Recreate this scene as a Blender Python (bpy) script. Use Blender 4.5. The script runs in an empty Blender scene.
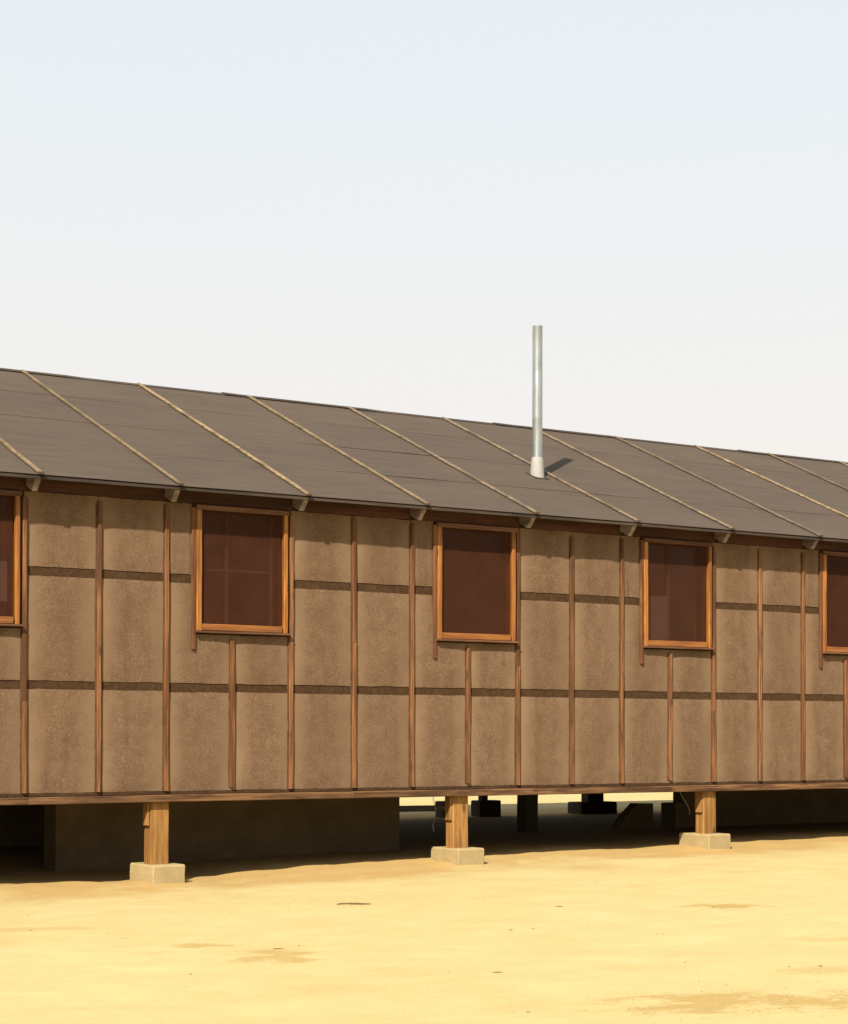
import bpy, math, random
from mathutils import Vector, Matrix, noise

random.seed(7)
sc = bpy.context.scene
col = sc.collection
R = math.radians

# ------------------------------------------------------------------ camera
F_PX, YAW, PIT, ROLL, CY = 1946.3, 0.59034, 0.01174, 0.00207, 709.35
CAM = Vector((-5.981, -14.616, 0.5826))
cam_d = bpy.data.cameras.new("camera")
cam = bpy.data.objects.new("camera", cam_d)
col.objects.link(cam)
cam_d.sensor_fit = 'HORIZONTAL'
cam_d.sensor_width = 36.0
cam_d.lens = F_PX * 36.0 / 848.0
cam_d.shift_y = (CY - 512.0) / 848.0
cam_d.clip_start = 0.1
cam_d.clip_end = 8000.0
r_ = Vector((math.cos(YAW), -math.sin(YAW), 0))
fh = Vector((math.sin(YAW), math.cos(YAW), 0))
up = Vector((0, 0, 1))
fw = fh * math.cos(PIT) + up * math.sin(PIT)
u2 = -fh * math.sin(PIT) + up * math.cos(PIT)
rr = r_ * math.cos(ROLL) + u2 * math.sin(ROLL)
uu = -r_ * math.sin(ROLL) + u2 * math.cos(ROLL)
M4 = Matrix.Identity(4)
for i in range(3):
    M4[i][0], M4[i][1], M4[i][2], M4[i][3] = rr[i], uu[i], -fw[i], CAM[i]
cam.matrix_world = M4
sc.camera = cam

# ------------------------------------------------------------------ sky, sun, exposure
SUN = Vector((1.28, 1.0, -1.46)).normalized()          # the way the light travels
ELEV = math.asin(-SUN.z)
world = bpy.data.worlds.new("World")
sc.world = world
world.use_nodes = True
wn, wl = world.node_tree.nodes, world.node_tree.links
wn.clear()
sky = wn.new('ShaderNodeTexSky')
sky.sky_type = 'NISHITA'
sky.sun_disc = False
sky.sun_elevation = ELEV
sky.sun_rotation = math.atan2(-SUN.x, -SUN.y)
sky.altitude = 1200
sky.air_density = 1.0
sky.dust_density = 6.0
sky.ozone_density = 1.0
# smoke-white haze that veils the blue of the clear sky, thickest and warmest at the horizon
mixw = wn.new('ShaderNodeMix'); mixw.data_type = 'RGBA'
tcw = wn.new('ShaderNodeTexCoord'); sxw = wn.new('ShaderNodeSeparateXYZ')
wl.new(tcw.outputs['Generated'], sxw.inputs[0])
hz = wn.new('ShaderNodeValToRGB')
for el, (p_, c_) in zip([hz.color_ramp.elements[0], hz.color_ramp.elements[1], hz.color_ramp.elements.new(0.5)],
                        ((0.14, (0.938, 0.885, 0.822)), (1.0, (0.90, 0.97, 0.98)), (0.38, (0.872, 0.938, 0.950)))):
    el.position = p_; el.color = (*c_, 1)
hf = wn.new('ShaderNodeMapRange'); hf.inputs[1].default_value = 0.0; hf.inputs[2].default_value = 1.0
hf.inputs[3].default_value = 0.97; hf.inputs[4].default_value = 0.66
haze = wn.new('ShaderNodeVectorMath'); haze.operation = 'SCALE'; haze.inputs['Scale'].default_value = 5.0
wl.new(sxw.outputs[2], hz.inputs[0]); wl.new(sxw.outputs[2], hf.inputs[0])
wl.new(hf.outputs[0], mixw.inputs['Factor']); wl.new(hz.outputs[0], haze.inputs[0])
bg = wn.new('ShaderNodeBackground'); bg.inputs['Strength'].default_value = 0.10
wo = wn.new('ShaderNodeOutputWorld')
wl.new(sky.outputs[0], mixw.inputs['A'])
wl.new(haze.outputs[0], mixw.inputs['B'])
wl.new(mixw.outputs['Result'], bg.inputs['Color'])
wl.new(bg.outputs[0], wo.inputs['Surface'])

sun_d = bpy.data.lights.new("sun", 'SUN')
sun_d.energy = 5.0
sun_d.angle = R(1.0)
sun_d.color = (1.0, 0.91, 0.76)
sun = bpy.data.objects.new("sun", sun_d)
col.objects.link(sun)
sun.rotation_euler = SUN.to_track_quat('-Z', 'Y').to_euler()
sun.location = (-10, -10, 12)

sc.view_settings.view_transform = 'Standard'
sc.view_settings.look = 'None'
sc.view_settings.exposure = 1.0
sc.view_settings.gamma = 1.0
sc.view_settings.use_curve_mapping = False
sc.render.engine = 'CYCLES'

# ------------------------------------------------------------------ materials
class NT:
    def __init__(s, name):
        s.m = bpy.data.materials.new(name); s.m.use_nodes = True
        s.n, s.l = s.m.node_tree.nodes, s.m.node_tree.links
        s.b = s.n['Principled BSDF']
        s.pos = s.n.new('ShaderNodeNewGeometry').outputs['Position']
    def link(s, a, b): s.l.new(a, b)
    def mapping(s, scale, src=None):
        m = s.n.new('ShaderNodeMapping'); m.inputs['Scale'].default_value = scale
        s.link(src if src is not None else s.pos, m.inputs['Vector']); return m.outputs[0]
    def noise(s, vec, scale, detail=4, rough=0.55, dist=0):
        t = s.n.new('ShaderNodeTexNoise'); t.inputs['Scale'].default_value = scale
        t.inputs['Detail'].default_value = detail; t.inputs['Roughness'].default_value = rough
        t.inputs['Distortion'].default_value = dist
        s.link(vec, t.inputs['Vector']); return t.outputs[0]
    def ramp(s, fac, stops, interp='LINEAR'):
        r = s.n.new('ShaderNodeValToRGB'); r.color_ramp.interpolation = interp
        e = r.color_ramp.elements
        while len(e) < len(stops): e.new(0.5)
        for el, (p, c) in zip(e, stops):
            el.position = p
            el.color = (c, c, c, 1) if isinstance(c, (int, float)) else (*c, 1)
        s.link(fac, r.inputs[0]); return r.outputs[0]
    def mix(s, fac, a, b, mode='MIX'):
        m = s.n.new('ShaderNodeMix'); m.data_type = 'RGBA'; m.blend_type = mode
        for sock, v in ((m.inputs['Factor'], fac), (m.inputs['A'], a), (m.inputs['B'], b)):
            if hasattr(v, 'is_output'): s.link(v, sock)
            elif isinstance(v, (int, float)): sock.default_value = v
            else: sock.default_value = (*v, 1)
        return m.outputs['Result']
    def math(s, op, a, b=0.0, c=None, clamp=False):
        m = s.n.new('ShaderNodeMath'); m.operation = op; m.use_clamp = clamp
        for i, v in enumerate((a, b) if c is None else (a, b, c)):
            if hasattr(v, 'is_output'): s.link(v, m.inputs[i])
            else: m.inputs[i].default_value = v
        return m.outputs[0]
    def rnd(s): return s.n.new('ShaderNodeObjectInfo').outputs['Random']
    def bump(s, h, strength, dist):
        b = s.n.new('ShaderNodeBump'); b.inputs['Strength'].default_value = strength
        b.inputs['Distance'].default_value = dist
        s.link(h, b.inputs['Height']); s.link(b.outputs[0], s.b.inputs['Normal'])
    def out(s, color=None, rough=None, spec=None):
        if color is not None: s.link(color, s.b.inputs['Base Color'])
        if rough is not None: s.b.inputs['Roughness'].default_value = rough
        if spec is not None: s.b.inputs['Specular IOR Level'].default_value = spec
        return s.m

def mat_felt():
    t = NT('sanded_felt')
    big = t.noise(t.pos, 1.7, 5, 0.6)
    mid = t.noise(t.pos, 9.0, 5, 0.65)
    fine = t.noise(t.pos, 62.0, 3, 0.75)
    vert = t.noise(t.mapping((6.0, 6.0, 0.7)), 1.6, 4, 0.6)
    c = t.mix(t.ramp(mid, [(0.3, 0), (0.72, 1)]), (0.1105, 0.0662, 0.0368), (0.1645, 0.1043, 0.0623))
    c = t.mix(t.ramp(big, [(0.35, 0.0), (0.7, 0.42)]), c, (0.0998, 0.0558, 0.0278))
    c = t.mix(t.ramp(vert, [(0.5, 0.0), (0.75, 0.45)]), c, (0.0809, 0.0455, 0.0234))
    c = t.mix(t.ramp(fine, [(0.38, 0.45), (0.52, 0.0)]), c, (0.0648, 0.0362, 0.0195))
    c = t.mix(t.ramp(fine, [(0.585, 0.0), (0.72, 0.8)]), c, (0.2266, 0.1601, 0.1057))
    # pillow-like shading put into the colour: each sheet paler towards its side edges
    g = t.n.new('ShaderNodeTexCoord').outputs['Generated']
    sx = t.n.new('ShaderNodeSeparateXYZ'); t.link(g, sx.inputs[0])
    d = t.math('ABSOLUTE', t.math('SUBTRACT', sx.outputs[0], 0.5))
    d = t.math('ADD', d, t.math('MULTIPLY', t.math('SUBTRACT', big, 0.5), 0.5))
    c = t.mix(t.ramp(d, [(0.20, 0.0), (0.46, 0.75)]), c, (0.1861, 0.1213, 0.0712))
    c = t.mix(t.math('MULTIPLY', t.rnd(), 0.22), c, (0.0863, 0.0517, 0.0306))
    t.bump(t.math('ADD', t.math('MULTIPLY', fine, 0.6), mid), 0.5, 0.006)
    return t.out(c, 0.95, 0.15)

def mat_seam():
    t = NT('tarred_seam')
    n1 = t.noise(t.pos, 30, 4, 0.7)
    n2 = t.noise(t.pos, 5, 3, 0.6)
    c = t.mix(t.ramp(n1, [(0.35, 0), (0.7, 1)]), (0.0288, 0.0133, 0.0047), (0.0576, 0.0288, 0.0104))
    c = t.mix(t.ramp(n2, [(0.5, 0), (0.75, 0.45)]), c, (0.072, 0.0403, 0.0166))
    t.bump(n1, 0.6, 0.005)
    return t.out(c, 0.9, 0.2)

def mat_wood(name, dark, light, axis, vary=0.5, knots=True, rough=0.75, spec=0.25, freq=1.0):
    """weathered boards; grain runs along axis"""
    t = NT(name)
    sc_ = [26.0 * freq, 26.0 * freq, 26.0 * freq]; sc_[axis] = 1.1
    # shift the grain per piece so that no two boards match
    off = t.n.new('ShaderNodeVectorMath'); off.operation = 'ADD'
    cb = t.n.new('ShaderNodeCombineXYZ'); rn = t.rnd()
    for i in range(3): t.link(t.math('MULTIPLY', rn, 37.0 + 11 * i), cb.inputs[i])
    t.link(t.pos, off.inputs[0]); t.link(cb.outputs[0], off.inputs[1])
    v = t.mapping(sc_, off.outputs[0])
    g = t.noise(v, 2.2, 5, 0.65, 0.4)
    sc2 = [9.0] * 3; sc2[axis] = 0.6
    g2 = t.noise(t.mapping(sc2, off.outputs[0]), 1.3, 3, 0.6)
    c = t.mix(t.ramp(g, [(0.38, 0), (0.62, 1)]), dark, light)
    c = t.mix(t.ramp(g2, [(0.46, 0), (0.62, 0.75)]), c, tuple(x * 0.55 for x in dark))
    c = t.mix(t.math('MULTIPLY', rn, vary), c, tuple(x * 0.62 for x in dark))
    if knots:
        sc3 = [9.0] * 3; sc3[axis] = 3.2
        vo = t.n.new('ShaderNodeTexVoronoi'); vo.inputs['Scale'].default_value = 1.0
        t.link(t.mapping(sc3, off.outputs[0]), vo.inputs['Vector'])
        c = t.mix(t.ramp(vo.outputs['Distance'], [(0.10, 0.8), (0.20, 0.0)]), c, (0.06, 0.025, 0.01))
    t.bump(g, 0.35, 0.004)
    return t.out(c, rough, spec)

def mat_roof():
    t = NT('roofing_felt')
    st = t.noise(t.mapping((0.45, 9.0, 9.0)), 4.0, 7, 0.78)
    big = t.noise(t.mapping((0.6, 1.2, 1.2)), 1.1, 4, 0.6)
    fine = t.noise(t.pos, 60, 3, 0.7)
    c = t.mix(t.ramp(st, [(0.38, 0), (0.62, 1)]), (0.04, 0.0289, 0.0203), (0.0677, 0.0499, 0.0357))
    c = t.mix(t.ramp(big, [(0.4, 0), (0.75, 0.5)]), c, (0.0782, 0.057, 0.041))
    c = t.mix(t.ramp(fine, [(0.55, 0), (0.70, 0.5)]), c, (0.1087, 0.0804, 0.0585))
    c = t.mix(t.math('MULTIPLY', t.rnd(), 0.25), c, (0.0434, 0.0313, 0.0234))
    t.bump(t.math('ADD', fine, st), 0.35, 0.005)
    return t.out(c, 0.92, 0.25)

def mat_plain(name, color, rough=0.85, spec=0.2, var=0.35, scale=8.0, bump=0.25):
    t = NT(name)
    n = t.noise(t.pos, scale, 5, 0.65)
    f = t.noise(t.pos, scale * 7, 3, 0.7)
    c = t.mix(t.ramp(n, [(0.3, 0), (0.7, 1)]), tuple(x * (1 - var) for x in color), tuple(x * (1 + var * 0.5) for x in color))
    c = t.mix(t.ramp(f, [(0.3, 0.3), (0.5, 0)]), c, tuple(x * 0.6 for x in color))
    if bump: t.bump(t.math('ADD', n, f), bump, 0.006)
    return t.out(c, rough, spec)

def mat_sand():
    t = NT('sand')
    big = t.noise(t.pos, 0.35, 5, 0.6)
    mid = t.noise(t.pos, 2.3, 6, 0.62)
    streak = t.noise(t.mapping((1.0, 2.2, 1.0)), 0.9, 5, 0.6, 0.6)
    fine = t.noise(t.pos, 38, 4, 0.7)
    c = t.mix(t.ramp(mid, [(0.2, 0), (0.8, 1)]), (0.3367, 0.2698, 0.1202), (0.3835, 0.3229, 0.1559))
    c = t.mix(t.ramp(big, [(0.5, 0), (0.75, 0.22)]), c, (0.3154, 0.2433, 0.098))
    c = t.mix(t.ramp(streak, [(0.64, 0), (0.74, 0.32)]), c, (0.2983, 0.2123, 0.0801))
    c = t.mix(t.ramp(fine, [(0.30, 0.55), (0.42, 0)]), c, (0.2557, 0.1858, 0.0801))
    sx = t.n.new('ShaderNodeSeparateXYZ'); t.link(t.pos, sx.inputs[0])
    X, Y = sx.outputs[0], sx.outputs[1]
    pat = t.noise(t.mapping((1.0, 1.5, 1.0)), 0.75, 7, 0.68, 0.5)
    c = t.mix(t.ramp(pat, [(0.56, 0.0), (0.66, 0.30), (0.8, 0.5)]), c, (0.335, 0.225, 0.085))
    c = t.mix(t.ramp(pat, [(0.30, 0.45), (0.46, 0.0)]), c, (0.43, 0.36, 0.20))
    # browner earth scuffed up along the drip line; under the floor, bounce light painted in
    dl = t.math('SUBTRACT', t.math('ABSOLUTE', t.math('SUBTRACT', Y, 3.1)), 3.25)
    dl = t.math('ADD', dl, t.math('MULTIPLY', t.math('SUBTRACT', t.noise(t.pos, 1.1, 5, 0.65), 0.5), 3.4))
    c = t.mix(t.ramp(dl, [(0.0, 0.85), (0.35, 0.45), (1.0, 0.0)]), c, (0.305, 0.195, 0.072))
    # damp brown stains lying on the sand: centre, half lengths, turn
    for cx, cy, a, b, ang, k in ((3.84, -4.0, 0.34, 0.20, -34, 1.0), (0.50, -7.85, 0.80, 0.42, -30, 0.85),
                                 (-0.55, -4.9, 0.30, 0.34, -34, 0.85), (-0.62, -4.2, 0.42, 0.16, -30, 0.75),
                                 (-1.05, -2.8, 0.4, 0.16, -25, 0.45), (1.7, -7.2, 0.4, 0.2, -35, 0.45),
                                 (1.6, -2.45, 0.18, 0.16, -30, 0.45), (2.9, -6.1, 0.5, 0.16, -30, 0.35)):
        ca, sa = math.cos(R(ang)), math.sin(R(ang))
        dx, dy = t.math('SUBTRACT', X, cx), t.math('SUBTRACT', Y, cy)
        u = t.math('DIVIDE', t.math('ADD', t.math('MULTIPLY', dx, ca), t.math('MULTIPLY', dy, sa)), a)
        v = t.math('DIVIDE', t.math('SUBTRACT', t.math('MULTIPLY', dy, ca), t.math('MULTIPLY', dx, sa)), b)
        d = t.math('ADD', t.math('MULTIPLY', u, u), t.math('MULTIPLY', v, v))
        d = t.math('ADD', d, t.math('MULTIPLY', t.math('SUBTRACT', t.noise(t.mapping((1.0, 1.4, 1.0)), 3.2, 7, 0.7), 0.5), 6.5))
        d = t.math('ADD', d, t.math('MULTIPLY', t.math('SUBTRACT', fine, 0.5), 1.5))
        f = t.ramp(d, [(0.0, k * 0.85), (0.5, k * 0.4), (1.0, 0.0)])
        c = t.mix(f, c, (0.2727, 0.1769, 0.0551))
    h = t.math('ADD', t.math('MULTIPLY', fine, 0.35), mid)
    t.bump(h, 0.22, 0.02)
    return t.out(c, 0.97, 0.08)

def mat_metal():
    t = NT('galvanised_steel')
    n = t.noise(t.mapping((14, 14, 3)), 2.0, 4, 0.6)
    c = t.mix(t.ramp(n, [(0.3, 0), (0.7, 1)]), (0.2952, 0.3157, 0.3198), (0.41, 0.4305, 0.4264))
    t.b.inputs['Metallic'].default_value = 0.8
    t.bump(n, 0.1, 0.004)
    return t.out(c, 0.36)

def mat_screen():
    """fine brown insect mesh: partly see-through"""
    t = NT('insect_screen')
    n = t.noise(t.pos, 3.5, 4, 0.6)
    f = t.noise(t.mapping((90, 90, 90)), 2.0, 2, 0.5)
    c = t.mix(t.ramp(n, [(0.3, 0), (0.7, 1)]), (0.0324, 0.0088, 0.0023), (0.0467, 0.0134, 0.0039))
    c = t.mix(t.ramp(f, [(0.35, 0.35), (0.6, 0)]), c, (0.0191, 0.0055, 0.0016))
    t.out(c, 0.8, 0.15)
    tr = t.n.new('ShaderNodeBsdfTransparent'); mx = t.n.new('ShaderNodeMixShader')
    mx.inputs[0].default_value = 0.80
    o = t.n['Material Output']
    t.link(tr.outputs[0], mx.inputs[1]); t.link(t.b.outputs[0], mx.inputs[2])
    t.link(mx.outputs[0], o.inputs['Surface'])
    return t.m

def mat_glass():
    t = NT('window_glass')
    gl = t.n.new('ShaderNodeBsdfGlossy'); gl.inputs['Roughness'].default_value = 0.03
    gl.inputs['Color'].default_value = (0.9, 0.9, 0.9, 1)
    tr = t.n.new('ShaderNodeBsdfTransparent'); tr.inputs['Color'].default_value = (0.85, 0.87, 0.86, 1)
    fr = t.n.new('ShaderNodeFresnel'); fr.inputs['IOR'].default_value = 1.45
    mx = t.n.new('ShaderNodeMixShader')
    t.link(fr.outputs[0], mx.inputs[0]); t.link(tr.outputs[0], mx.inputs[1]); t.link(gl.outputs[0], mx.inputs[2])
    t.link(mx.outputs[0], t.n['Material Output'].inputs['Surface'])
    return t.m

M = dict(
    felt=mat_felt(), seam=mat_seam(), roof=mat_roof(), sand=mat_sand(), metal=mat_metal(),
    screen=mat_screen(), glass=mat_glass(),
    batten=mat_wood('batten_wood', (0.0913, 0.0335, 0.0112), (0.2598, 0.1137, 0.0423), 2, 0.4),
    frame=mat_wood('frame_wood', (0.2007, 0.0655, 0.0096), (0.3405, 0.1413, 0.0229), 2, 0.35, True, 0.55, 0.35, 0.6),
    rail=mat_wood('rail_wood', (0.1607, 0.0541, 0.0112), (0.2699, 0.1029, 0.0216), 0, 0.3, False, 0.55, 0.35, 0.6),
    head=mat_wood('head_wood', (0.084, 0.0364, 0.0175), (0.154, 0.0735, 0.0385), 0, 0.3, False),  # head rail's eave shade put into the colour; window sill shares it
    sill=mat_wood('sill_wood', (0.0521, 0.0224, 0.0088), (0.2011, 0.1052, 0.044), 0, 0.4),
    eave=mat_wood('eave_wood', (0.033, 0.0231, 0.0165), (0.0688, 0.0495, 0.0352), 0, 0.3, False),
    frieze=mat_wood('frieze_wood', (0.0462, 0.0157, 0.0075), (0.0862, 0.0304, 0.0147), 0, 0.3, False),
    tail=mat_wood('rafter_wood', (0.1731, 0.125, 0.1071), (0.3117, 0.241, 0.2142), 1, 0.3, False),
    rbatten=mat_wood('roof_batten_wood', (0.1333, 0.0932, 0.0506), (0.3198, 0.2309, 0.1223), 1, 0.8, False),
    rbatten_old=mat_wood('grey_batten_wood', (0.12, 0.088, 0.055), (0.245, 0.18, 0.11), 1, 0.6, False),
    post=mat_wood('post_wood', (0.1854, 0.0872, 0.0223), (0.3178, 0.1687, 0.0507), 2, 0.3, True, 0.8, 0.2, 0.5),
    block=mat_plain('cast_concrete', (0.297, 0.2266, 0.1107), 0.9, 0.2, 0.18, 7.0),
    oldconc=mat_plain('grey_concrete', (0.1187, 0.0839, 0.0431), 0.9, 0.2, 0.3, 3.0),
    inner=mat_plain('bare_sheathing', (0.13, 0.085, 0.05), 0.9, 0.1, 0.3, 3.0),
    muntin=mat_plain('grey_painted_sash', (0.2073, 0.1432, 0.1102), 0.7, 0.2, 0.1, 3.0, 0),
    card=mat_plain('pale_paper', (0.45, 0.315, 0.27), 0.9, 0.1, 0.1, 3.0, 0),
    pipe=mat_plain('grey_pipe', (0.42, 0.41, 0.37), 0.5, 0.4, 0.15, 5.0, 0),
    flash=mat_plain('black_flashing', (0.035, 0.03, 0.027), 0.7, 0.3, 0.3, 12.0),
    dark_timber=mat_plain('shade_dark_timber', (0.0655, 0.0442, 0.026), 0.85, 0.2, 0.3, 6.0),  # crawl-space shade put into the colour of the deep piers; batten ends share it
    boot=mat_plain('painted_boot', (0.2484, 0.241, 0.2208), 0.7, 0.3, 0.12, 9.0, 0),
    tar=mat_plain('tar', (0.085, 0.045, 0.022), 0.9, 0.2, 0.5, 9.0),  # dark brown of the strips behind the wall battens
    dirt=mat_plain('packed_dirt', (0.11, 0.075, 0.036), 0.97, 0.05, 0.25, 5.0),
    twig=mat_plain('dry_twig', (0.10, 0.07, 0.035), 0.9, 0.1, 0.4, 30.0, 0),
    wire=mat_plain('pale_wire', (0.42, 0.36, 0.26), 0.5, 0.4, 0.1, 10.0, 0),
    stone=mat_plain('pebble', (0.238, 0.182, 0.105), 0.9, 0.2, 0.4, 20.0, 0),
)

# ------------------------------------------------------------------ mesh helpers
def link(name, verts, faces, mat, parent=None, smooth=False, center=True):
    c = Vector((0, 0, 0))
    if center:
        lo = Vector([min(v[i] for v in verts) for i in range(3)])
        hi = Vector([max(v[i] for v in verts) for i in range(3)])
        c = (lo + hi) / 2
    me = bpy.data.meshes.new(name)
    me.from_pydata([tuple(Vector(v) - c) for v in verts], [], faces)
    me.materials.append(mat)
    if smooth:
        me.polygons.foreach_set('use_smooth', [True] * len(me.polygons))
    me.update()
    o = bpy.data.objects.new(name, me)
    o.location = c
    col.objects.link(o)
    if parent is not None:
        o.parent = parent
        # world place of the chain of parents (none of them is turned or scaled)
        w = Vector((0, 0, 0)); q = parent
        while q is not None:
            w += q.location; q = q.parent
        o.location = c - w
    return o

def tag(o, label, cat, group=None):
    o['label'] = label; o['category'] = cat
    if group: o['group'] = group
    return o

def empty(name, loc):
    o = bpy.data.objects.new(name, None); col.objects.link(o); o.location = loc
    o.empty_display_size = 0.2
    return o

def beam_vf(A, ax, ay, az, L, w, h, seg=3, wob=0.0012, ch=0.12):
    """bar from A along ax (unit) for L; cross section w (along ay) by h (along az), edges eased, slightly warped"""
    A, ax, ay, az = Vector(A), Vector(ax), Vector(ay), Vector(az)
    k = min(w, h) * ch
    prof = [(-w/2 + k, -h/2), (w/2 - k, -h/2), (w/2, -h/2 + k), (w/2, h/2 - k),
            (w/2 - k, h/2), (-w/2 + k, h/2), (-w/2, h/2 - k), (-w/2, -h/2 + k)]
    V, Fc = [], []
    for i in range(seg + 1):
        P = A + ax * (L * i / seg)
        o1, o2 = random.uniform(-wob, wob), random.uniform(-wob, wob) * 0.5
        for (a, b) in prof:
            V.append(P + ay * (a + o1) + az * (b + o2))
    for i in range(seg):
        for j in range(8):
            a, b = i * 8 + j, i * 8 + (j + 1) % 8
            Fc.append((a, b, b + 8, a + 8))
    Fc.append(tuple(range(7, -1, -1)))
    Fc.append(tuple(seg * 8 + j for j in range(8)))
    return V, Fc

def beam(name, A, ax, ay, az, L, w, h, mat, parent, **kw):
    V, Fc = beam_vf(A, ax, ay, az, L, w, h, **kw)
    return link(name, V, Fc, mat, parent)

EX, EY, EZ = Vector((1, 0, 0)), Vector((0, 1, 0)), Vector((0, 0, 1))
def bar_x(name, x0, x1, y0, y1, z0, z1, mat, parent, **kw):
    return beam(name, (x0, (y0+y1)/2, (z0+z1)/2), EX, EY, EZ, x1-x0, y1-y0, z1-z0, mat, parent, **kw)
def bar_z(name, x0, x1, y0, y1, z0, z1, mat, parent, **kw):
    return beam(name, ((x0+x1)/2, (y0+y1)/2, z0), EZ, EX, EY, z1-z0, x1-x0, y1-y0, mat, parent, **kw)
def boxes_vf(rects):
    V, Fc = [], []
    for (x0, x1, y0, y1, z0, z1) in rects:
        b = len(V)
        V += [(x, y, z) for z in (z0, z1) for y in (y0, y1) for x in (x0, x1)]
        Fc += [tuple(b + k for k in f) for f in ((0,2,3,1),(4,5,7,6),(0,1,5,4),(2,6,7,3),(0,4,6,2),(1,3,7,5))]
    return V, Fc

# ------------------------------------------------------------------ ground
def lerp_tab(tab, x):
    if x <= tab[0][0]: return tab[0][1]
    for (a, va), (b, vb) in zip(tab, tab[1:]):
        if x <= b:
            t = (x - a) / (b - a); t = t * t * (3 - 2 * t)
            return va + (vb - va) * t
    return tab[-1][1]
G0 = [(-6, -.70), (-1, -.695), (1.2, -.685), (4.2, -.648), (7.2, -.602), (9.6, -.575), (14, -.56)]
G1 = [(-6, -.68), (-1, -.65), (0.0, -.648), (.5, -.663), (.95, -.675), (1.8, -.664), (2.3, -.618), (2.8, -.60), (3.85, -.578),
      (5.0, -.563), (5.7, -.540), (6.7, -.558), (8.4, -.524), (9.5, -.514), (14, -.51)]
def ground_z(x, y):
    if y > 400 or abs(x) > 400 or y < -400: return -0.66
    g0, g1 = lerp_tab(G0, x), lerp_tab(G1, x)
    front = -0.70 + 0.35 * (g0 + 0.70)
    tab = [(-4.0, front), (-0.15, g0), (0.12, g0 + 0.35 * (g1 - g0)), (0.5, g1), (1.5, g1 * .8 - .2 * .60), (3.0, -.545), (6.0, -.50), (9.0, -.46), (40, -.42), (400, -.66)]
    z = lerp_tab(tab, y)
    p = Vector((x, y, 0.3))
    z += 0.008 * noise.noise(p * 0.7) + 0.0035 * noise.noise(p * 2.6 + Vector((5, 3, 1)))
    for bx_ in (1.205, 4.247, 7.277):      # sand drifted against the footings
        z += 0.030 * math.exp(-((x - bx_) / 0.34) ** 2 - ((y - 0.02) / 0.36) ** 2)
    if abs(x) < 40 and -20 < y < 14:
        z += 0.0022 * noise.noise(p * 7.0)
    # sand heaped and scuffed along the drip line
    w = math.exp(-((y - 0.25) / 0.55) ** 2)
    z += w * (0.014 * noise.noise(p * 3.7 + Vector((1, 7, 2))) + 0.010 * noise.noise(p * 8.0))
    return z
def axis(lo, hi, step, far):
    a = [lo + i * step for i in range(int((hi - lo) / step) + 1)]
    s = step; x = a[-1]; up_ = []
    while x < far: s *= 1.35; x += s; up_.append(x)
    s = step; x = lo; dn = []
    while x > -far: s *= 1.35; x -= s; dn.append(x)
    return dn[::-1] + a + up_
gx = axis(-7.0, 15.0, 0.10, 3000); gy = axis(-11.0, 2.0, 0.085, 3000)
GV = [(x, y, ground_z(x, y)) for y in gy for x in gx]
nx = len(gx)
GF = [(j*nx+i, j*nx+i+1, (j+1)*nx+i+1, (j+1)*nx+i) for j in range(len(gy)-1) for i in range(nx-1)]
ground = link('ground', GV, GF, M['sand'], None, smooth=True, center=False)
ground['kind'] = 'structure'

# ------------------------------------------------------------------ the barrack
S = 0.6096
X0, X1 = -10 * S, 30 * S                   # gable ends
DEP = 6.08                                 # width of the building
barrack = empty('barrack', (6.096, 3.04, 0.0))
tag(barrack, 'long brown tar-paper barrack with battened walls and a low gable roof, raised on piers', 'building')

def stud_x(i):
    return i * S + {0: -0.022, 1: 0.006, 2: 0.008, 3: 0.018}[i % 4]

WIN = list(range(-3, 8))                   # window k fills studs 2+4k .. 4+4k
WZ0, WZ1 = 1.43, 2.49
def win_span(k): return 1.464 + 4 * S * k, 2.392 + 4 * S * k
WIN = [k for k in WIN if X0 + 0.3 < win_span(k)[0] and win_span(k)[1] < X1 - 0.1]

# walls: sheathing with real openings
rects = [(X0, X1, 0.0, 0.10, 0.02, WZ0), (X0, X1, 0.0, 0.10, WZ1, 2.665)]
xs = X0
for k in WIN:
    a, b = win_span(k)
    rects.append((xs, a + 0.03, 0.0, 0.10, WZ0, WZ1)); xs = b - 0.03
rects.append((xs, X1, 0.0, 0.10, WZ0, WZ1))
front = link('front_wall', *boxes_vf(rects), M['seam'], barrack)
link('back_wall', *boxes_vf([(X0, X1, DEP - 0.10, DEP, 0.02, 2.665)]), M['felt'], barrack)
for x in (X0, X1 - 0.1):                   # gable walls
    prof = [(0.101, 0.02), (DEP - 0.101, 0.02), (DEP - 0.101, 2.67), (DEP / 2, 3.97), (0.101, 2.67)]
    V = [(x, y, z) for (y, z) in prof] + [(x + 0.1, y, z) for (y, z) in prof]
    Fc = [(4, 3, 2, 1, 0), (5, 6, 7, 8, 9)] + [(i, (i+1) % 5, 5 + (i+1) % 5, 5 + i) for i in range(5)]
    link('gable_wall', V, Fc, M['felt'], barrack)
link('floor_deck', *boxes_vf([(X0 + .101, X1 - .101, 0.101, DEP - .101, 0.03, 0.22)]), M['inner'], barrack)

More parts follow.
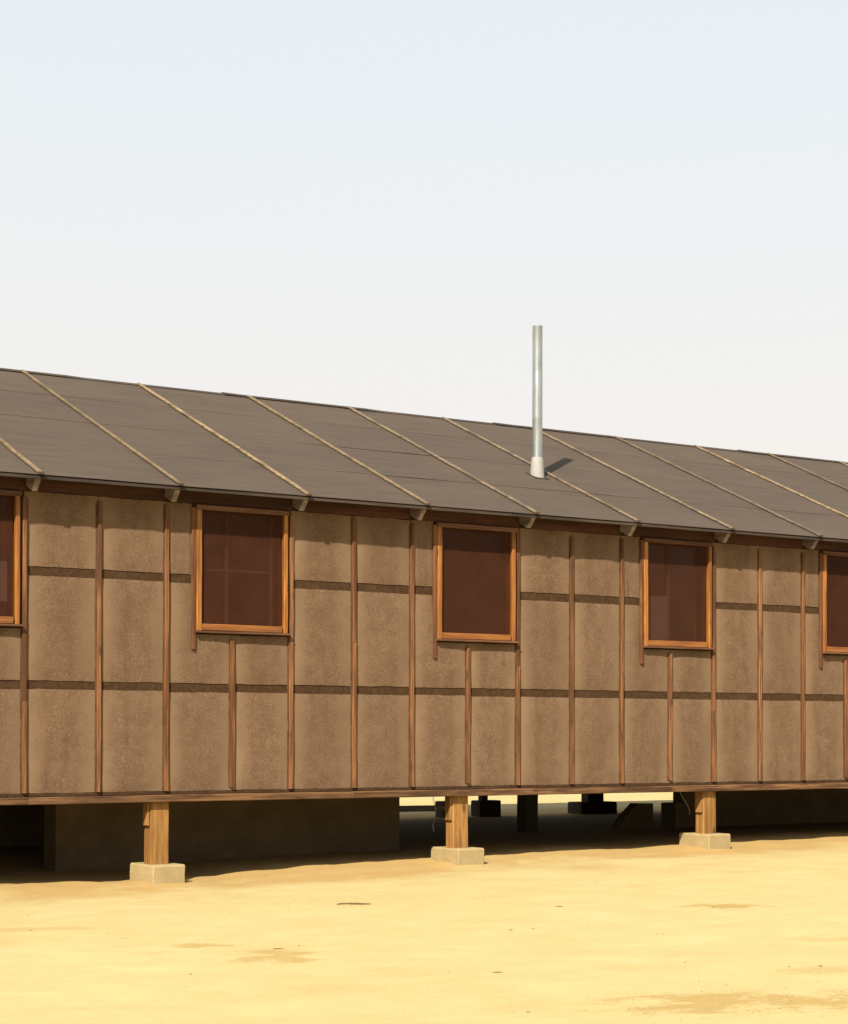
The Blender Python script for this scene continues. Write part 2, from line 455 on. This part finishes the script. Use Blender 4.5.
# felt sheets between the battens
def felt_panel(x0, x1, z0, z1, hole=None, seed=0.0):
    nxp, nzp = 10, max(4, int((z1 - z0) / 0.10))
    xs_ = sorted(set([x0 + (x1 - x0) * i / nxp for i in range(nxp + 1)] + ([h for h in hole[:2] if x0 < h < x1] if hole else [])))
    zs_ = sorted(set([z0 + (z1 - z0) * i / nzp for i in range(nzp + 1)] + ([h for h in hole[2:] if z0 < h < z1] if hole else [])))
    def cut(i, j):
        if not hole: return False
        cx, cz = (xs_[i] + xs_[i+1]) / 2, (zs_[j] + zs_[j+1]) / 2
        return hole[0] < cx < hole[1] and hole[2] < cz < hole[3]
    V, Fc, idx = [], [], {}
    def vert(i, j, back):
        key = (i, j, back)
        if key in idx: return idx[key]
        x, z = xs_[i], zs_[j]
        u, v = (x - x0) / (x1 - x0), (z - z0) / (z1 - z0)
        edge = min(u, 1 - u)
        p = Vector((x * 2.6, seed, z * 2.6))
        bul = 0.012 * (1 - (1 - min(1, edge * 4.0)) ** 2) + 0.008 * noise.noise(p) + 0.0045 * noise.noise(p * 3)
        if i in (0, len(xs_) - 1): bul = 0.0
        if j in (0, len(zs_) - 1):
            bul *= 0.25
            z += 0.004 * noise.noise(Vector((x * 14, seed, v * 9))) + 0.004 * noise.noise(Vector((x * 4, seed + 4, v * 9)))
        y = -0.0005 if back else -0.0062 - max(bul, -0.002)
        idx[key] = len(V); V.append((x, y, z)); return idx[key]
    for j in range(len(zs_) - 1):
        for i in range(len(xs_) - 1):
            if cut(i, j): continue
            Fc.append((vert(i, j, 0), vert(i+1, j, 0), vert(i+1, j+1, 0), vert(i, j+1, 0)))
            if j == 0 or cut(i, j-1): Fc.append((vert(i, j, 1), vert(i+1, j, 1), vert(i+1, j, 0), vert(i, j, 0)))
            if j == len(zs_) - 2 or cut(i, j+1): Fc.append((vert(i, j+1, 0), vert(i+1, j+1, 0), vert(i+1, j+1, 1), vert(i, j+1, 1)))
            if i == 0 or cut(i-1, j): Fc.append((vert(i, j, 1), vert(i, j, 0), vert(i, j+1, 0), vert(i, j+1, 1)))
            if i == len(xs_) - 2 or cut(i+1, j): Fc.append((vert(i+1, j, 0), vert(i+1, j, 1), vert(i+1, j+1, 1), vert(i+1, j+1, 0)))
    o = link('felt_panel', V, Fc, M['felt'], front, smooth=True)
    o.data.set_sharp_from_angle(angle=R(35)); return o

ROWS = [(0.090, 0.916), (0.989, 1.826), (1.900, 2.492)]
SEAMS = [(0.918, 0.987), (1.828, 1.898)]
holes = [(win_span(k)[0], stud_x(4 + 4 * k), WZ0 - 0.03, 3.0) for k in WIN]
for i in range(-10, 30):
    a, b = stud_x(i) + 0.001, stud_x(i + 1) - 0.001
    a, b = max(a, X0), min(b, X1)
    hole = next((h for h in holes if a < h[1] - 0.01 and b > h[0] + 0.01), None)
    full = hole is not None and hole[0] <= a + 0.001 and hole[1] >= b - 0.002
    for r, (z0, z1) in enumerate(ROWS):
        dz = random.uniform(-0.004, 0.004)
        if r == 2 and full: continue
        if r == 2 and hole: felt_panel(a, hole[0], z0, z1, None, i * 3.1 + r)
        elif r == 1 and full: felt_panel(a, b, z0, hole[2], None, i * 3.1 + r)
        elif r == 1 and hole: felt_panel(a, b, z0, z1, hole, i * 3.1 + r)
        else: felt_panel(a, b, z0, z1 + (dz if r < 2 else 0), None, i * 3.1 + r)
    for r, (z0, z1) in enumerate(SEAMS):
        bb = b
        if r == 1 and full: continue
        if r == 1 and hole: bb = hole[0]
        bar_x('seam_strip', a, bb, -0.004, -0.0006, z0 - 0.006, z1 + 0.006, M['seam'], front, seg=4, wob=0.0004)

# battens
for i in range(-10, 31):
    k = (i - 3) // 4
    short = i % 4 == 3 and k in WIN
    z1 = 1.365 + random.uniform(-.012, .012) if short else 2.472 + random.uniform(-.03, .015)
    w = random.uniform(0.031, 0.038)
    x = stud_x(i) + random.uniform(-0.004, 0.004)
    x = min(max(x, X0 + w / 2), X1 - w / 2)
    z0 = 0.092 if not short else 0.115
    bar_z('dark_strip', max(x - 0.029, X0), min(x + 0.030, X1), -0.0122, -0.0070, z0 - 0.001, z1 - 0.02, M['tar'], front, seg=10, wob=0.0035)  # dark strip behind each batten, showing along both edges
    # two lengths on some studs, one on the rest
    if not short and random.random() < 0.35:
        zc = random.uniform(0.7, 1.5)
        bar_z('batten', x - w/2, x + w/2, -0.034, -0.0126, z0, zc - 0.001, M['batten'], front, seg=4, wob=0.0025)
        x += random.uniform(-.004, .004)
        bar_z('batten', x - w/2, x + w/2, -0.033, -0.0126, zc + 0.001, z1, M['batten'], front, seg=4, wob=0.0025)
    else:
        bar_z('batten', x - w/2, x + w/2, -0.034, -0.0126, z0, z1, M['batten'], front, seg=6, wob=0.003)

# sill boards under the wall
x = X0
while x < X1:
    L = random.choice((2.44, 3.05, 3.66, 4.27)); e = min(x + L, X1)
    bar_x('sill_board', x, e - 0.004, -0.052, 0.0, random.uniform(-0.002, .003), 0.060, M['sill'], front, seg=6, wob=0.003, ch=0.1)
    x = e
# shadow gap strip above the sill board
bar_x('base_strip', X0, X1, -0.008, -0.0006, 0.063, 0.088, M['seam'], front, seg=20, wob=0.0003)

# ------------------------------------------------------------------ windows
def window(k):
    a, b = win_span(k)
    # jamb lining of the opening
    lin = [(a + 0.031, a + 0.050, -0.006, 0.099, WZ0 + .001, WZ1 - .001), (b - 0.050, b - 0.031, -0.006, 0.099, WZ0 + .001, WZ1 - .001),
           (a + 0.0505, b - 0.0505, -0.006, 0.099, WZ1 - 0.02, WZ1 - .001), (a + 0.0505, b - 0.0505, -0.006, 0.099, WZ0 + .001, WZ0 + .02)]
    w = link('window', *boxes_vf(lin), M['frame'], barrack)
    # outer casing strip on the left, running past the sill
    bar_z('casing', a - 0.010, a + 0.026, -0.040, -0.0095, random.uniform(1.235, 1.285), 2.462, M['batten'], w, seg=4, wob=0.002)
    # screen frame
    bar_z('stile', a + 0.028, a + 0.076, -0.052, -0.0065, WZ0 + .001, WZ1 - 0.046, M['frame'], w, seg=4, wob=0.0018)
    bar_z('stile', b - 0.062, b - 0.024, -0.052, -0.0065, WZ0 + .001, WZ1 - 0.046, M['frame'], w, seg=4, wob=0.0018)
    bar_x('head_rail', a + 0.026, b - 0.014, -0.053, -0.0065, WZ1 - 0.045, WZ1 - 0.002, M['head'], w, seg=3)
    bar_x('bottom_rail', a + 0.078, b - 0.080, -0.050, -0.0065, WZ0 + 0.001, WZ0 + 0.058, M['rail'], w, seg=3)
    bar_x('window_sill', a + 0.012, b - 0.004, -0.072, -0.0095, WZ0 - 0.018, WZ0 - 0.001, M['head'], w, seg=3)
    # mesh, sagging very slightly
    V, Fc = [], []
    x0, x1, z0, z1 = a + 0.074, b - 0.076, WZ0 + 0.056, WZ1 - 0.043
    for j in range(9):
        for i in range(9):
            u, v = i / 8, j / 8
            y = -0.022 + 0.004 * math.sin(math.pi * u) * math.sin(math.pi * v) + 0.0015 * noise.noise(Vector((u * 4, v * 4, k)))
            V.append((x0 + (x1 - x0) * u, y, z0 + (z1 - z0) * v))
    Fc = [(j*9+i, j*9+i+1, (j+1)*9+i+1, (j+1)*9+i) for j in range(8) for i in range(8)]
    link('screen', V, Fc, M['screen'], w, smooth=True)
    # sliding sash behind the mesh
    xa, xb, za, zb = a + 0.052, b - 0.052, WZ0 + 0.022, WZ1 - 0.022
    xm = a + 0.345 if k % 2 == 0 else a + 0.42
    link('pane', *boxes_vf([(xa + .002, xb - .002, 0.062, 0.066, za + .002, zb - .002)]), M['glass'], w)
    style = k % 4                                  # 0: barred sash, 2: two plain leaves, else one big leaf
    xc = a + 0.40
    bars = {0: ((xa, xa + 0.035), (xm, xm + 0.026), (xb - 0.10, xb - 0.075)), 2: ((xa, xa + 0.03), (xc, xc + 0.032)), 3: ((xb - 0.19, xb - 0.16),)}.get(style, ((xa, xa + 0.02),))
    for (p, q) in bars:
        bar_z('muntin', p, q, 0.035, 0.060, za, zb, M['muntin'], w, seg=1, wob=0)
    zm = 0.5 * (za + zb) - 0.01
    if style == 0:
        for (p, q) in ((xa + 0.036, xm - 0.001), (xm + 0.027, xb - 0.101)):
            bar_x('muntin', p, q, 0.036, 0.059, zm - 0.010, zm + 0.010, M['muntin'], w, seg=1, wob=0)
    if style == 2:
        link('paper_blind', *boxes_vf([(xa + 0.031, xc - 0.002, 0.030, 0.034, za + .002, zm - 0.02)]), M['card'], w)
    if style == 3:
        link('paper_blind', *boxes_vf([(xb - 0.159, xb - 0.05, 0.030, 0.034, za + .16, zm - 0.02)]), M['card'], w)
for k in WIN: window(k)

# ------------------------------------------------------------------ roof
OV, ZE, SL = 0.244, 2.603, 0.4375
RY = DEP / 2
RX0, RX1 = X0 - 0.28, X1 + 0.28
cs, sn = 1 / math.hypot(1, SL), SL / math.hypot(1, SL)
LEN = (RY + OV) / cs
def rp(x, s, n, side=0):                    # point on a roof slope: s up the slope, n off it
    y = -OV + s * cs - n * sn; z = ZE + s * sn + n * cs
    return (x, y if side == 0 else DEP - y, z)
# sheathing deck (one solid for both slopes)
prof = [rp(0, 0.006, -0.008), rp(0, LEN, -0.008), rp(0, 0.006, -0.008, 1), rp(0, 0.006, -0.030, 1), rp(0, LEN, -0.030), rp(0, 0.006, -0.030)]
V = [(RX0 + .01, p[1], p[2]) for p in prof] + [(RX1 - .01, p[1], p[2]) for p in prof]
roof = link('roof', V, [(0, 1, 4, 5), (1, 2, 3, 4), (11, 10, 7, 6), (10, 9, 8, 7)] + [(i, 6 + i, 6 + (i+1) % 6, (i+1) % 6) for i in range(6)], M['frieze'], barrack)
# felt courses, each lapped over the one below
for side in (0, 1):
    edges = [(-0.006, 0.93), (0.90, 1.84), (1.81, 2.75), (2.72, LEN - 0.004)]
    for c, (s0, s1) in enumerate(edges):
        NXp, NS = 100, 4
        V, Fc = [], []
        for back in (0, 1):
            for j in range(NS + 1):
                for i in range(NXp + 1):
                    x = RX0 + (RX1 - RX0) * i / NXp; s = s0 + (s1 - s0) * j / NS
                    t = j / NS
                    n = 0.0005 + (0.0006 + 0.0055 * max(0, noise.noise(Vector((x * .55, c * 3.3, 2 + side))) + .12)) * (1 - t) if c else 0.0005
                    n += 0.0035 * noise.noise(Vector((x * 1.3, s * 2.0, c * 7 + side)))* (1 if 0 < j < NS else 0.3)
                    if j == 0:
                        s += 0.007 * noise.noise(Vector((x * 1.1, c * 9, side))) * (1 if c else 0.3)
                        n += 0.0025 * abs(noise.noise(Vector((x * 2.3, c * 5, side))))
                    V.append(rp(x, s, n + (0.0012 if not back else -0.0012), side))
        q = (NS + 1) * (NXp + 1)
        id_ = lambda i, j, b: b * q + j * (NXp + 1) + i
        for j in range(NS):
            for i in range(NXp):
                Fc.append((id_(i,j,0), id_(i+1,j,0), id_(i+1,j+1,0), id_(i,j+1,0)))
        for i in range(NXp):
            Fc.append((id_(i,0,1), id_(i+1,0,1), id_(i+1,0,0), id_(i,0,0)))
            Fc.append((id_(i,NS,0), id_(i+1,NS,0), id_(i+1,NS,1), id_(i,NS,1)))
        link('roofing_sheet', V, Fc, M['roof'], roof, smooth=False)
# battens over the felt and rafter tails below the eave
for k in range(-5, 16):
    x = 0.009 + 2 * S * k
    if not RX0 + 0.1 < x < RX1 - 0.1: continue
    for side in (0, 1):
        P0, P1 = Vector(rp(x, -0.012, 0.019, side)), Vector(rp(x - 0.045 + random.uniform(-.012, .012), LEN - 0.045, 0.019, side))
        ax = (P1 - P0).normalized(); nrm = Vector((0, -sn if side == 0 else sn, cs)); ay = nrm.cross(ax).normalized()
        beam('roof_batten', P0, ax, ay, nrm, (P1 - P0).length, random.uniform(.028, .036), 0.016, M['rbatten' if k < 4 or k in (8, 11) else 'rbatten_old'], roof, seg=6, wob=0.003)
        bar_x('batten_end', x - 0.022, x + 0.026, *sorted((P0.y - 0.016 * (1 if side == 0 else -1), P0.y - 0.001 * (1 if side == 0 else -1))), P0.z - 0.014, P0.z + 0.006, M['dark_timber'], roof, seg=1, wob=0)  # small dark piece at the lower end of each roof batten
        # rafter tail, square cut
        A = Vector(rp(x, 0.010, -0.031 - 0.062, side)); B = Vector(rp(x, 0.62, -0.031 - 0.062, side))
        ax = (B - A).normalized(); ay = nrm.cross(ax).normalized()
        tv, tf = beam_vf(A, ax, ay, nrm, (B - A).length, 0.046, 0.120 + random.uniform(-.008, .006), seg=2, wob=0.001, ch=0.05)
        for q_ in (0, 1, 2, 7): tv[q_] = tv[q_] + ax * 0.035     # end cut back underneath
        link('rafter_tail', tv, tf, M['tail'], roof)
# eave edge strips
x = RX0 + 0.01
while x < RX1 - 0.02:
    e = min(x + random.choice((3.05, 3.66, 4.88)), RX1 - 0.01)
    for side in (0, 1):
        y, z = rp(0, 0, 0, side)[1:]
        s_ = 1 if side == 0 else -1
        bar_x('eave_strip', x, e - 0.003, min(y + s_*0.001, y + s_*0.020), max(y + s_*0.001, y + s_*0.020), z - 0.036, z - 0.011, M['eave'], roof, seg=6, wob=0.0012, ch=0.08)
    x = e
# ridge cap in lapped lengths
x = RX0 + 0.005; kcap = 0
while x < RX1 - 0.05:
    L = random.uniform(1.6, 2.3); e = min(x + L, RX1 - 0.005)
    lift = 0.012 + (0.006 if kcap % 2 else 0.0)
    V = []
    for (xx, up_) in ((x, lift + random.uniform(0.002, 0.012)), (x + 0.25, lift), (e - 0.3, lift), (e + 0.03, lift)):
        for (s, n, sd) in ((LEN - 0.075, up_ - .004, 0), (LEN - 0.02, up_, 0), (LEN - 0.02, up_, 1), (LEN - 0.075, up_ - .004, 1)):
            V.append(rp(min(xx, RX1), s, n, sd))
        for (s, n, sd) in ((LEN - 0.075, up_ - .009, 0), (LEN - 0.02, up_ - .005, 0), (LEN - 0.02, up_ - .005, 1), (LEN - 0.075, up_ - .009, 1)):
            V.append(rp(min(xx, RX1), s, n, sd))
    Fc = []
    for i in range(3):
        b0, b1 = i * 8, i * 8 + 8
        for j in range(3):
            Fc.append((b0+j, b1+j, b1+j+1, b0+j+1)); Fc.append((b0+4+j, b0+5+j, b1+5+j, b1+4+j))
        Fc.append((b0, b0+4, b1+4, b1)); Fc.append((b0+3, b1+3, b1+7, b0+7))
    for b0 in (0, 24):
        for j in range(3): Fc.append((b0+j, b0+j+1, b0+j+5, b0+j+4))
    link('ridge_cap', V, Fc, M['eave'], roof); x = e; kcap += 1
# frieze boards between the rafters
xs_ = [X0] + [0.009 + 2 * S * k for k in range(-5, 15) if X0 + 0.1 < 0.009 + 2 * S * k < X1 - 0.1] + [X1]
for a, b in zip(xs_, xs_[1:]):
    bar_x('frieze_board', a + 0.030, b - 0.030, -0.024, -0.0008, 2.497, 2.655, M['frieze'], roof, seg=3, wob=0.001)

# ------------------------------------------------------------------ stovepipe
def tube_vf(rings, n=28, close=False):
    V, Fc = [], []
    for (cx, cy, cz, r) in rings:
        for i in range(n):
            a = 2 * math.pi * i / n
            V.append((cx + r * math.cos(a), cy + r * math.sin(a), cz))
    for j in range(len(rings) - 1):
        for i in range(n):
            Fc.append((j*n+i, j*n+(i+1) % n, (j+1)*n+(i+1) % n, (j+1)*n+i))
    return V, Fc
CX, CYp = 5.872, 1.03
zr = ZE + SL * (CYp + OV)
rings = [(CX, CYp, z_, .0505) for z_ in (zr - 0.02, 3.4, 3.74)] + [(CX, CYp, z_, .0513) for z_ in (3.745, 3.75, 4.0, 4.205)] + \
        [(CX, CYp, z_, .0505) for z_ in (4.21, 4.215, 4.40, 4.66)] + [(CX, CYp, 4.668, .0522), (CX, CYp, 4.682, .0522), (CX, CYp, 4.683, .0480), (CX, CYp, 3.6, .0470)]
V, Fc = tube_vf(rings)
pipe = link('stovepipe', V, Fc, M['metal'], barrack, smooth=True)
pipe.data.set_sharp_from_angle(angle=R(40))
V, Fc = tube_vf([(CX, CYp, zr + 0.0, .073), (CX, CYp, zr + .02, .071), (CX, CYp, zr + .185, .058), (CX, CYp, zr + .195, .0515)])
n = 28
for i in range(n):                          # lower rim follows the roof
    x_, y_, z_ = V[i]; V[i] = (x_, y_, z_ + SL * (y_ - CYp) + 0.006)
    x_, y_, z_ = V[n + i]; V[n + i] = (x_, y_, z_ + SL * (y_ - CYp) + 0.006)
link('pipe_boot', V, Fc, M['boot'], pipe, smooth=True)
V, Fc = [], []                              # square flashing under the boot
q = [(-.088, -.094), (.088, -.094), (.088, .09), (-.088, .09)]
for nn in (0.006, 0.012):
    for (dx, ds) in q: V.append(rp(CX + dx, (CYp + OV) / cs + ds, nn))
Fc = [(4, 5, 6, 7), (3, 2, 1, 0)] + [(i, (i+1) % 4, 4 + (i+1) % 4, 4 + i) for i in range(4)]
link('flashing', V, Fc, M['flash'], pipe)

# ------------------------------------------------------------------ piers
def pier(bx, by, label, top, px=None, w=0.295, d=0.45, pw=0.17, pd=0.125, group='concrete-footed piers under the barrack', cleat=False, ptop=0.0, pby=None, bm='block', pm='post'):
    px = bx if px is None else px
    pby = by if pby is None else pby
    root = empty('pier', (bx, by, ground_z(bx, by - d / 2)))
    tag(root, label, 'pier', group)
    V, Fc = [], []
    zb = min(ground_z(bx, by - d/2), ground_z(bx, by + d/2)) - 0.10
    V, Fc = beam_vf((bx, by, zb), EZ, EX, EY, top - zb, w, d, seg=3, wob=0.003, ch=0.03)
    # eased top edge
    for i in range(8): V[-8 + i] = Vector((bx, by, 0)) + (V[-8 + i] - Vector((bx, by, 0))) * Vector((1, 1, 1))
    top_ring = []
    for i in range(8):
        v = V[24 + i]; top_ring.append(Vector((bx + (v.x - bx) * 0.955, by + (v.y - by) * 0.97, v.z)))
        V[24 + i] = Vector((v.x, v.y, v.z - 0.014))
    b = len(V); V += top_ring
    Fc.pop()
    for i in range(8): Fc.append((24 + i, 24 + (i+1) % 8, b + (i+1) % 8, b + i))
    Fc.append(tuple(b + i for i in range(8)))
    link('footing_block', V, Fc, M[bm], root)
    p = bar_z('post', px - pw/2, px + pw/2, pby - pd/2, pby + pd/2, top + 0.0005, ptop - 0.001, M[pm], root, seg=4, wob=0.0025, ch=0.06)
    if cleat:
        bar_z('cleat', px - pw/2 - 0.024, px - pw/2 - 0.002, pby - 0.05, pby + 0.04, -0.20 + random.uniform(-.03, .03), ptop - 0.004, M['post'], root, seg=2)
    return root
GRP = None
FR = dict(group='front row of piers', pby=0.062)
pier(1.205, 0.09, 'wooden post on a pale concrete block, in front of the grey crawlspace wall', -0.515, 1.18, cleat=True, **FR)
pier(4.247, 0.09, 'wooden post on a pale concrete block, just right of the grey crawlspace wall', -0.475, 4.22, cleat=True, **FR)
pier(7.277, 0.09, 'wooden post on a pale concrete block, rightmost in the front row', -0.427, 7.265, cleat=True, **FR)
pier(10.32, 0.09, 'wooden post on a concrete block beyond the right edge of the view', -0.40, **FR)
pier(-1.84, 0.09, 'wooden post on a concrete block beyond the left edge of the view', -0.52, **FR)
DP = dict(group='dark piers deep under the barrack', bm='dark_timber', pm='dark_timber')  # piers coloured near-black to paint in the shade they stand in
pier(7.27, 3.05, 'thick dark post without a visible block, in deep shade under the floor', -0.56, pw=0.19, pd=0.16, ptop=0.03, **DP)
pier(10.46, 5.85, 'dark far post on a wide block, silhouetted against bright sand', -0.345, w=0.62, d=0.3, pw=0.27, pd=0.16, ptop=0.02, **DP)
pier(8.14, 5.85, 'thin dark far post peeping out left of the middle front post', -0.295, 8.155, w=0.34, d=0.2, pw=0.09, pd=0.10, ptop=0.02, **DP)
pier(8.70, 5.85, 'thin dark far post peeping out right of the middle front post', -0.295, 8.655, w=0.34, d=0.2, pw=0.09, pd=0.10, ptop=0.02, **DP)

# ------------------------------------------------------------------ crawlspace walls
def conc_wall(x0, x1, y0, y1, label, foot=False):
    root = empty('crawlspace_wall', ((x0 + x1) / 2, y0, ground_z((x0 + x1) / 2, y0)))
    tag(root, label, 'wall')
    link('wall_body', *beam_vf((x0, (y0+y1)/2, -0.36), EX, EY, EZ, x1 - x0, y1 - y0, 0.778, seg=6, wob=0.004, ch=0.05), M['oldconc'], root)
    if foot:
        link('footing_block', *beam_vf((x0 - 0.16, (y0+y1)/2, -0.46), EX, EY, EZ, 0.158, y1 - y0 + 0.06, 0.42, seg=2, wob=0.004, ch=0.05), M['oldconc'], root)
    return root
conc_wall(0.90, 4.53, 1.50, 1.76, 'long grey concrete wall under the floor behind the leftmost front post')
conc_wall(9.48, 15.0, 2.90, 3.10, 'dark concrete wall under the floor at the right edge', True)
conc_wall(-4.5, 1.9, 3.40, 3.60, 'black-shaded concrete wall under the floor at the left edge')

# wedge of packed dirt against a stump of concrete
V = [(8.50, 3.0, -.62), (8.84, 2.97, -.245), (9.06, 2.97, -.25), (9.10, 3.0, -.62), (8.55, 3.2, -.62), (8.88, 3.17, -.25), (9.08, 3.17, -.255), (9.12, 3.2, -.62), (8.64, 2.98, -.41), (8.68, 3.18, -.42)]
Fc = [(0, 8, 1, 2, 3), (7, 6, 5, 9, 4), (0, 4, 9, 8), (8, 9, 5, 1), (1, 5, 6, 2), (2, 6, 7, 3), (3, 7, 4, 0)]
o = link('dirt_heap', V, Fc, M['dirt'], None)
tag(o, 'dark sloping heap of packed dirt under the floor left of the rightmost front post', 'dirt heap')

# grey pipe lying under the floor
def rod(name, pts, r, mat, n=8, parent=None, smooth=True):
    V, Fc = [], []
    P = [Vector(p) for p in pts]
    for i, p in enumerate(P):
        t = (P[min(i+1, len(P)-1)] - P[max(i-1, 0)]).normalized()
        a = t.cross(Vector((0.31, 0.2, 0.93))).normalized(); b = t.cross(a)
        rr_ = r[i] if isinstance(r, (list, tuple)) else r
        for k in range(n):
            an = 2 * math.pi * k / n
            V.append(p + (a * math.cos(an) + b * math.sin(an)) * rr_)
    for i in range(len(P) - 1):
        for k in range(n):
            Fc.append((i*n+k, i*n+(k+1) % n, (i+1)*n+(k+1) % n, (i+1)*n+k))
    Fc.append(tuple(range(n-1, -1, -1))); Fc.append(tuple((len(P)-1)*n + k for k in range(n)))
    return link(name, V, Fc, mat, parent, smooth=smooth)
o = rod('drain_pipe', [(6.12, 4.0, -.292), (6.4, 4.0, -.294), (6.7, 4.0, -.297), (6.95, 4.0, -.30)], 0.035, M['pipe'], 14)
tag(o, 'grey drain pipe hanging level in the shade under the floor', 'pipe')

# loose wires under the floor
def wire(pts, label):
    o = rod('loose_wire', pts, 0.003, M['wire'], 6); tag(o, label, 'wire', 'loose wires under the floor')
wire([(4.40, .75, .02), (4.42, .74, -.06), (4.44, .73, -.16), (4.42, .72, -.24), (4.39, .71, -.31), (4.40, .70, -.36)], 'pale curled wire dangling left of the middle front post')
wire([(7.36, .60, .02), (7.43, .60, -.08), (7.50, .60, -.17), (7.53, .60, -.23), (7.52, .60, -.27)], 'thin wire dangling left of the rightmost front post')
wire([(7.51, .25, .015), (7.50, .25, -.06), (7.485, .25, -.13)], 'short pale wire bent beside the right edge of the rightmost front post')

# ------------------------------------------------------------------ loose things on the sand
def twig(x, y, L, ang, label, r=0.006):
    pts = []
    for i in range(5):
        t = i / 4 - 0.5
        xx = x + math.cos(ang) * L * t + 0.02 * L * math.sin(i * 2.1 + x); yy = y + math.sin(ang) * L * t + 0.10 * L * math.cos(i * 1.9 + y)
        pts.append((xx, yy, ground_z(xx, yy) + r * 0.6))
    o = rod('twig', pts, [r * .6, r, r * 1.1, r * .8, r * .4], M['twig'], 6)
    tag(o, label, 'twig', 'twigs on the sand'); return o
twig(1.56, -2.41, 0.24, -0.5, 'dark dry twig on the sand, largest, in front of the grey crawlspace wall', 0.007)
twig(1.62, -2.44, 0.16, -0.8, 'thin twig lying across the largest twig on the sand', 0.006)
twig(2.72, -3.4, 0.06, -0.5, 'small twig on the open sand below the middle front post', 0.003)
twig(0.10, -6.25, 0.05, -0.4, 'small dark twig on the sand low in the picture, left of centre', 0.003)
twig(-0.30, -4.6, 0.06, -0.7, 'small twig beside the brown stain on the sand at left', 0.003)

V, Fc = [], []
def pebble(x, y, r):
    z = ground_z(x, y); b = len(V)
    st = random.random() * 6
    for (rz, rw) in ((-.3, .8), (.25, 1.0), (.6, .55)):
        for i in range(6):
            a = i * math.pi / 3 + st; q = r * rw * random.uniform(.75, 1.2)
            V.append((x + q * math.cos(a), y + q * math.sin(a) * .8, z + rz * r))
    for j in range(2):
        for i in range(6): Fc.append((b+j*6+i, b+j*6+(i+1) % 6, b+j*6+6+(i+1) % 6, b+j*6+6+i))
    Fc.append(tuple(b + 12 + i for i in range(6)))
for _ in range(420):
    x = random.uniform(-4, 11); y = random.uniform(-9.5, 0.3)
    pebble(x, y, abs(random.gauss(0, 0.0035)) + 0.002)
for (cx, cy, s, n_) in ((0.42, -7.75, 0.42, 70), (1.75, -0.1, 0.25, 40), (4.75, 0.1, 0.25, 25), (8.6, 0.1, 0.3, 25), (1.6, -2.4, .2, 20), (3.9, .1, .4, 25)):
    for _ in range(n_): pebble(random.gauss(cx, s), random.gauss(cy, s * .6), random.uniform(0.002, 0.006))
o = link('gravel', V, Fc, M['stone'], None)
o['kind'] = 'stuff'; o['label'] = 'scattered small pebbles on the sand'; o['category'] = 'gravel'
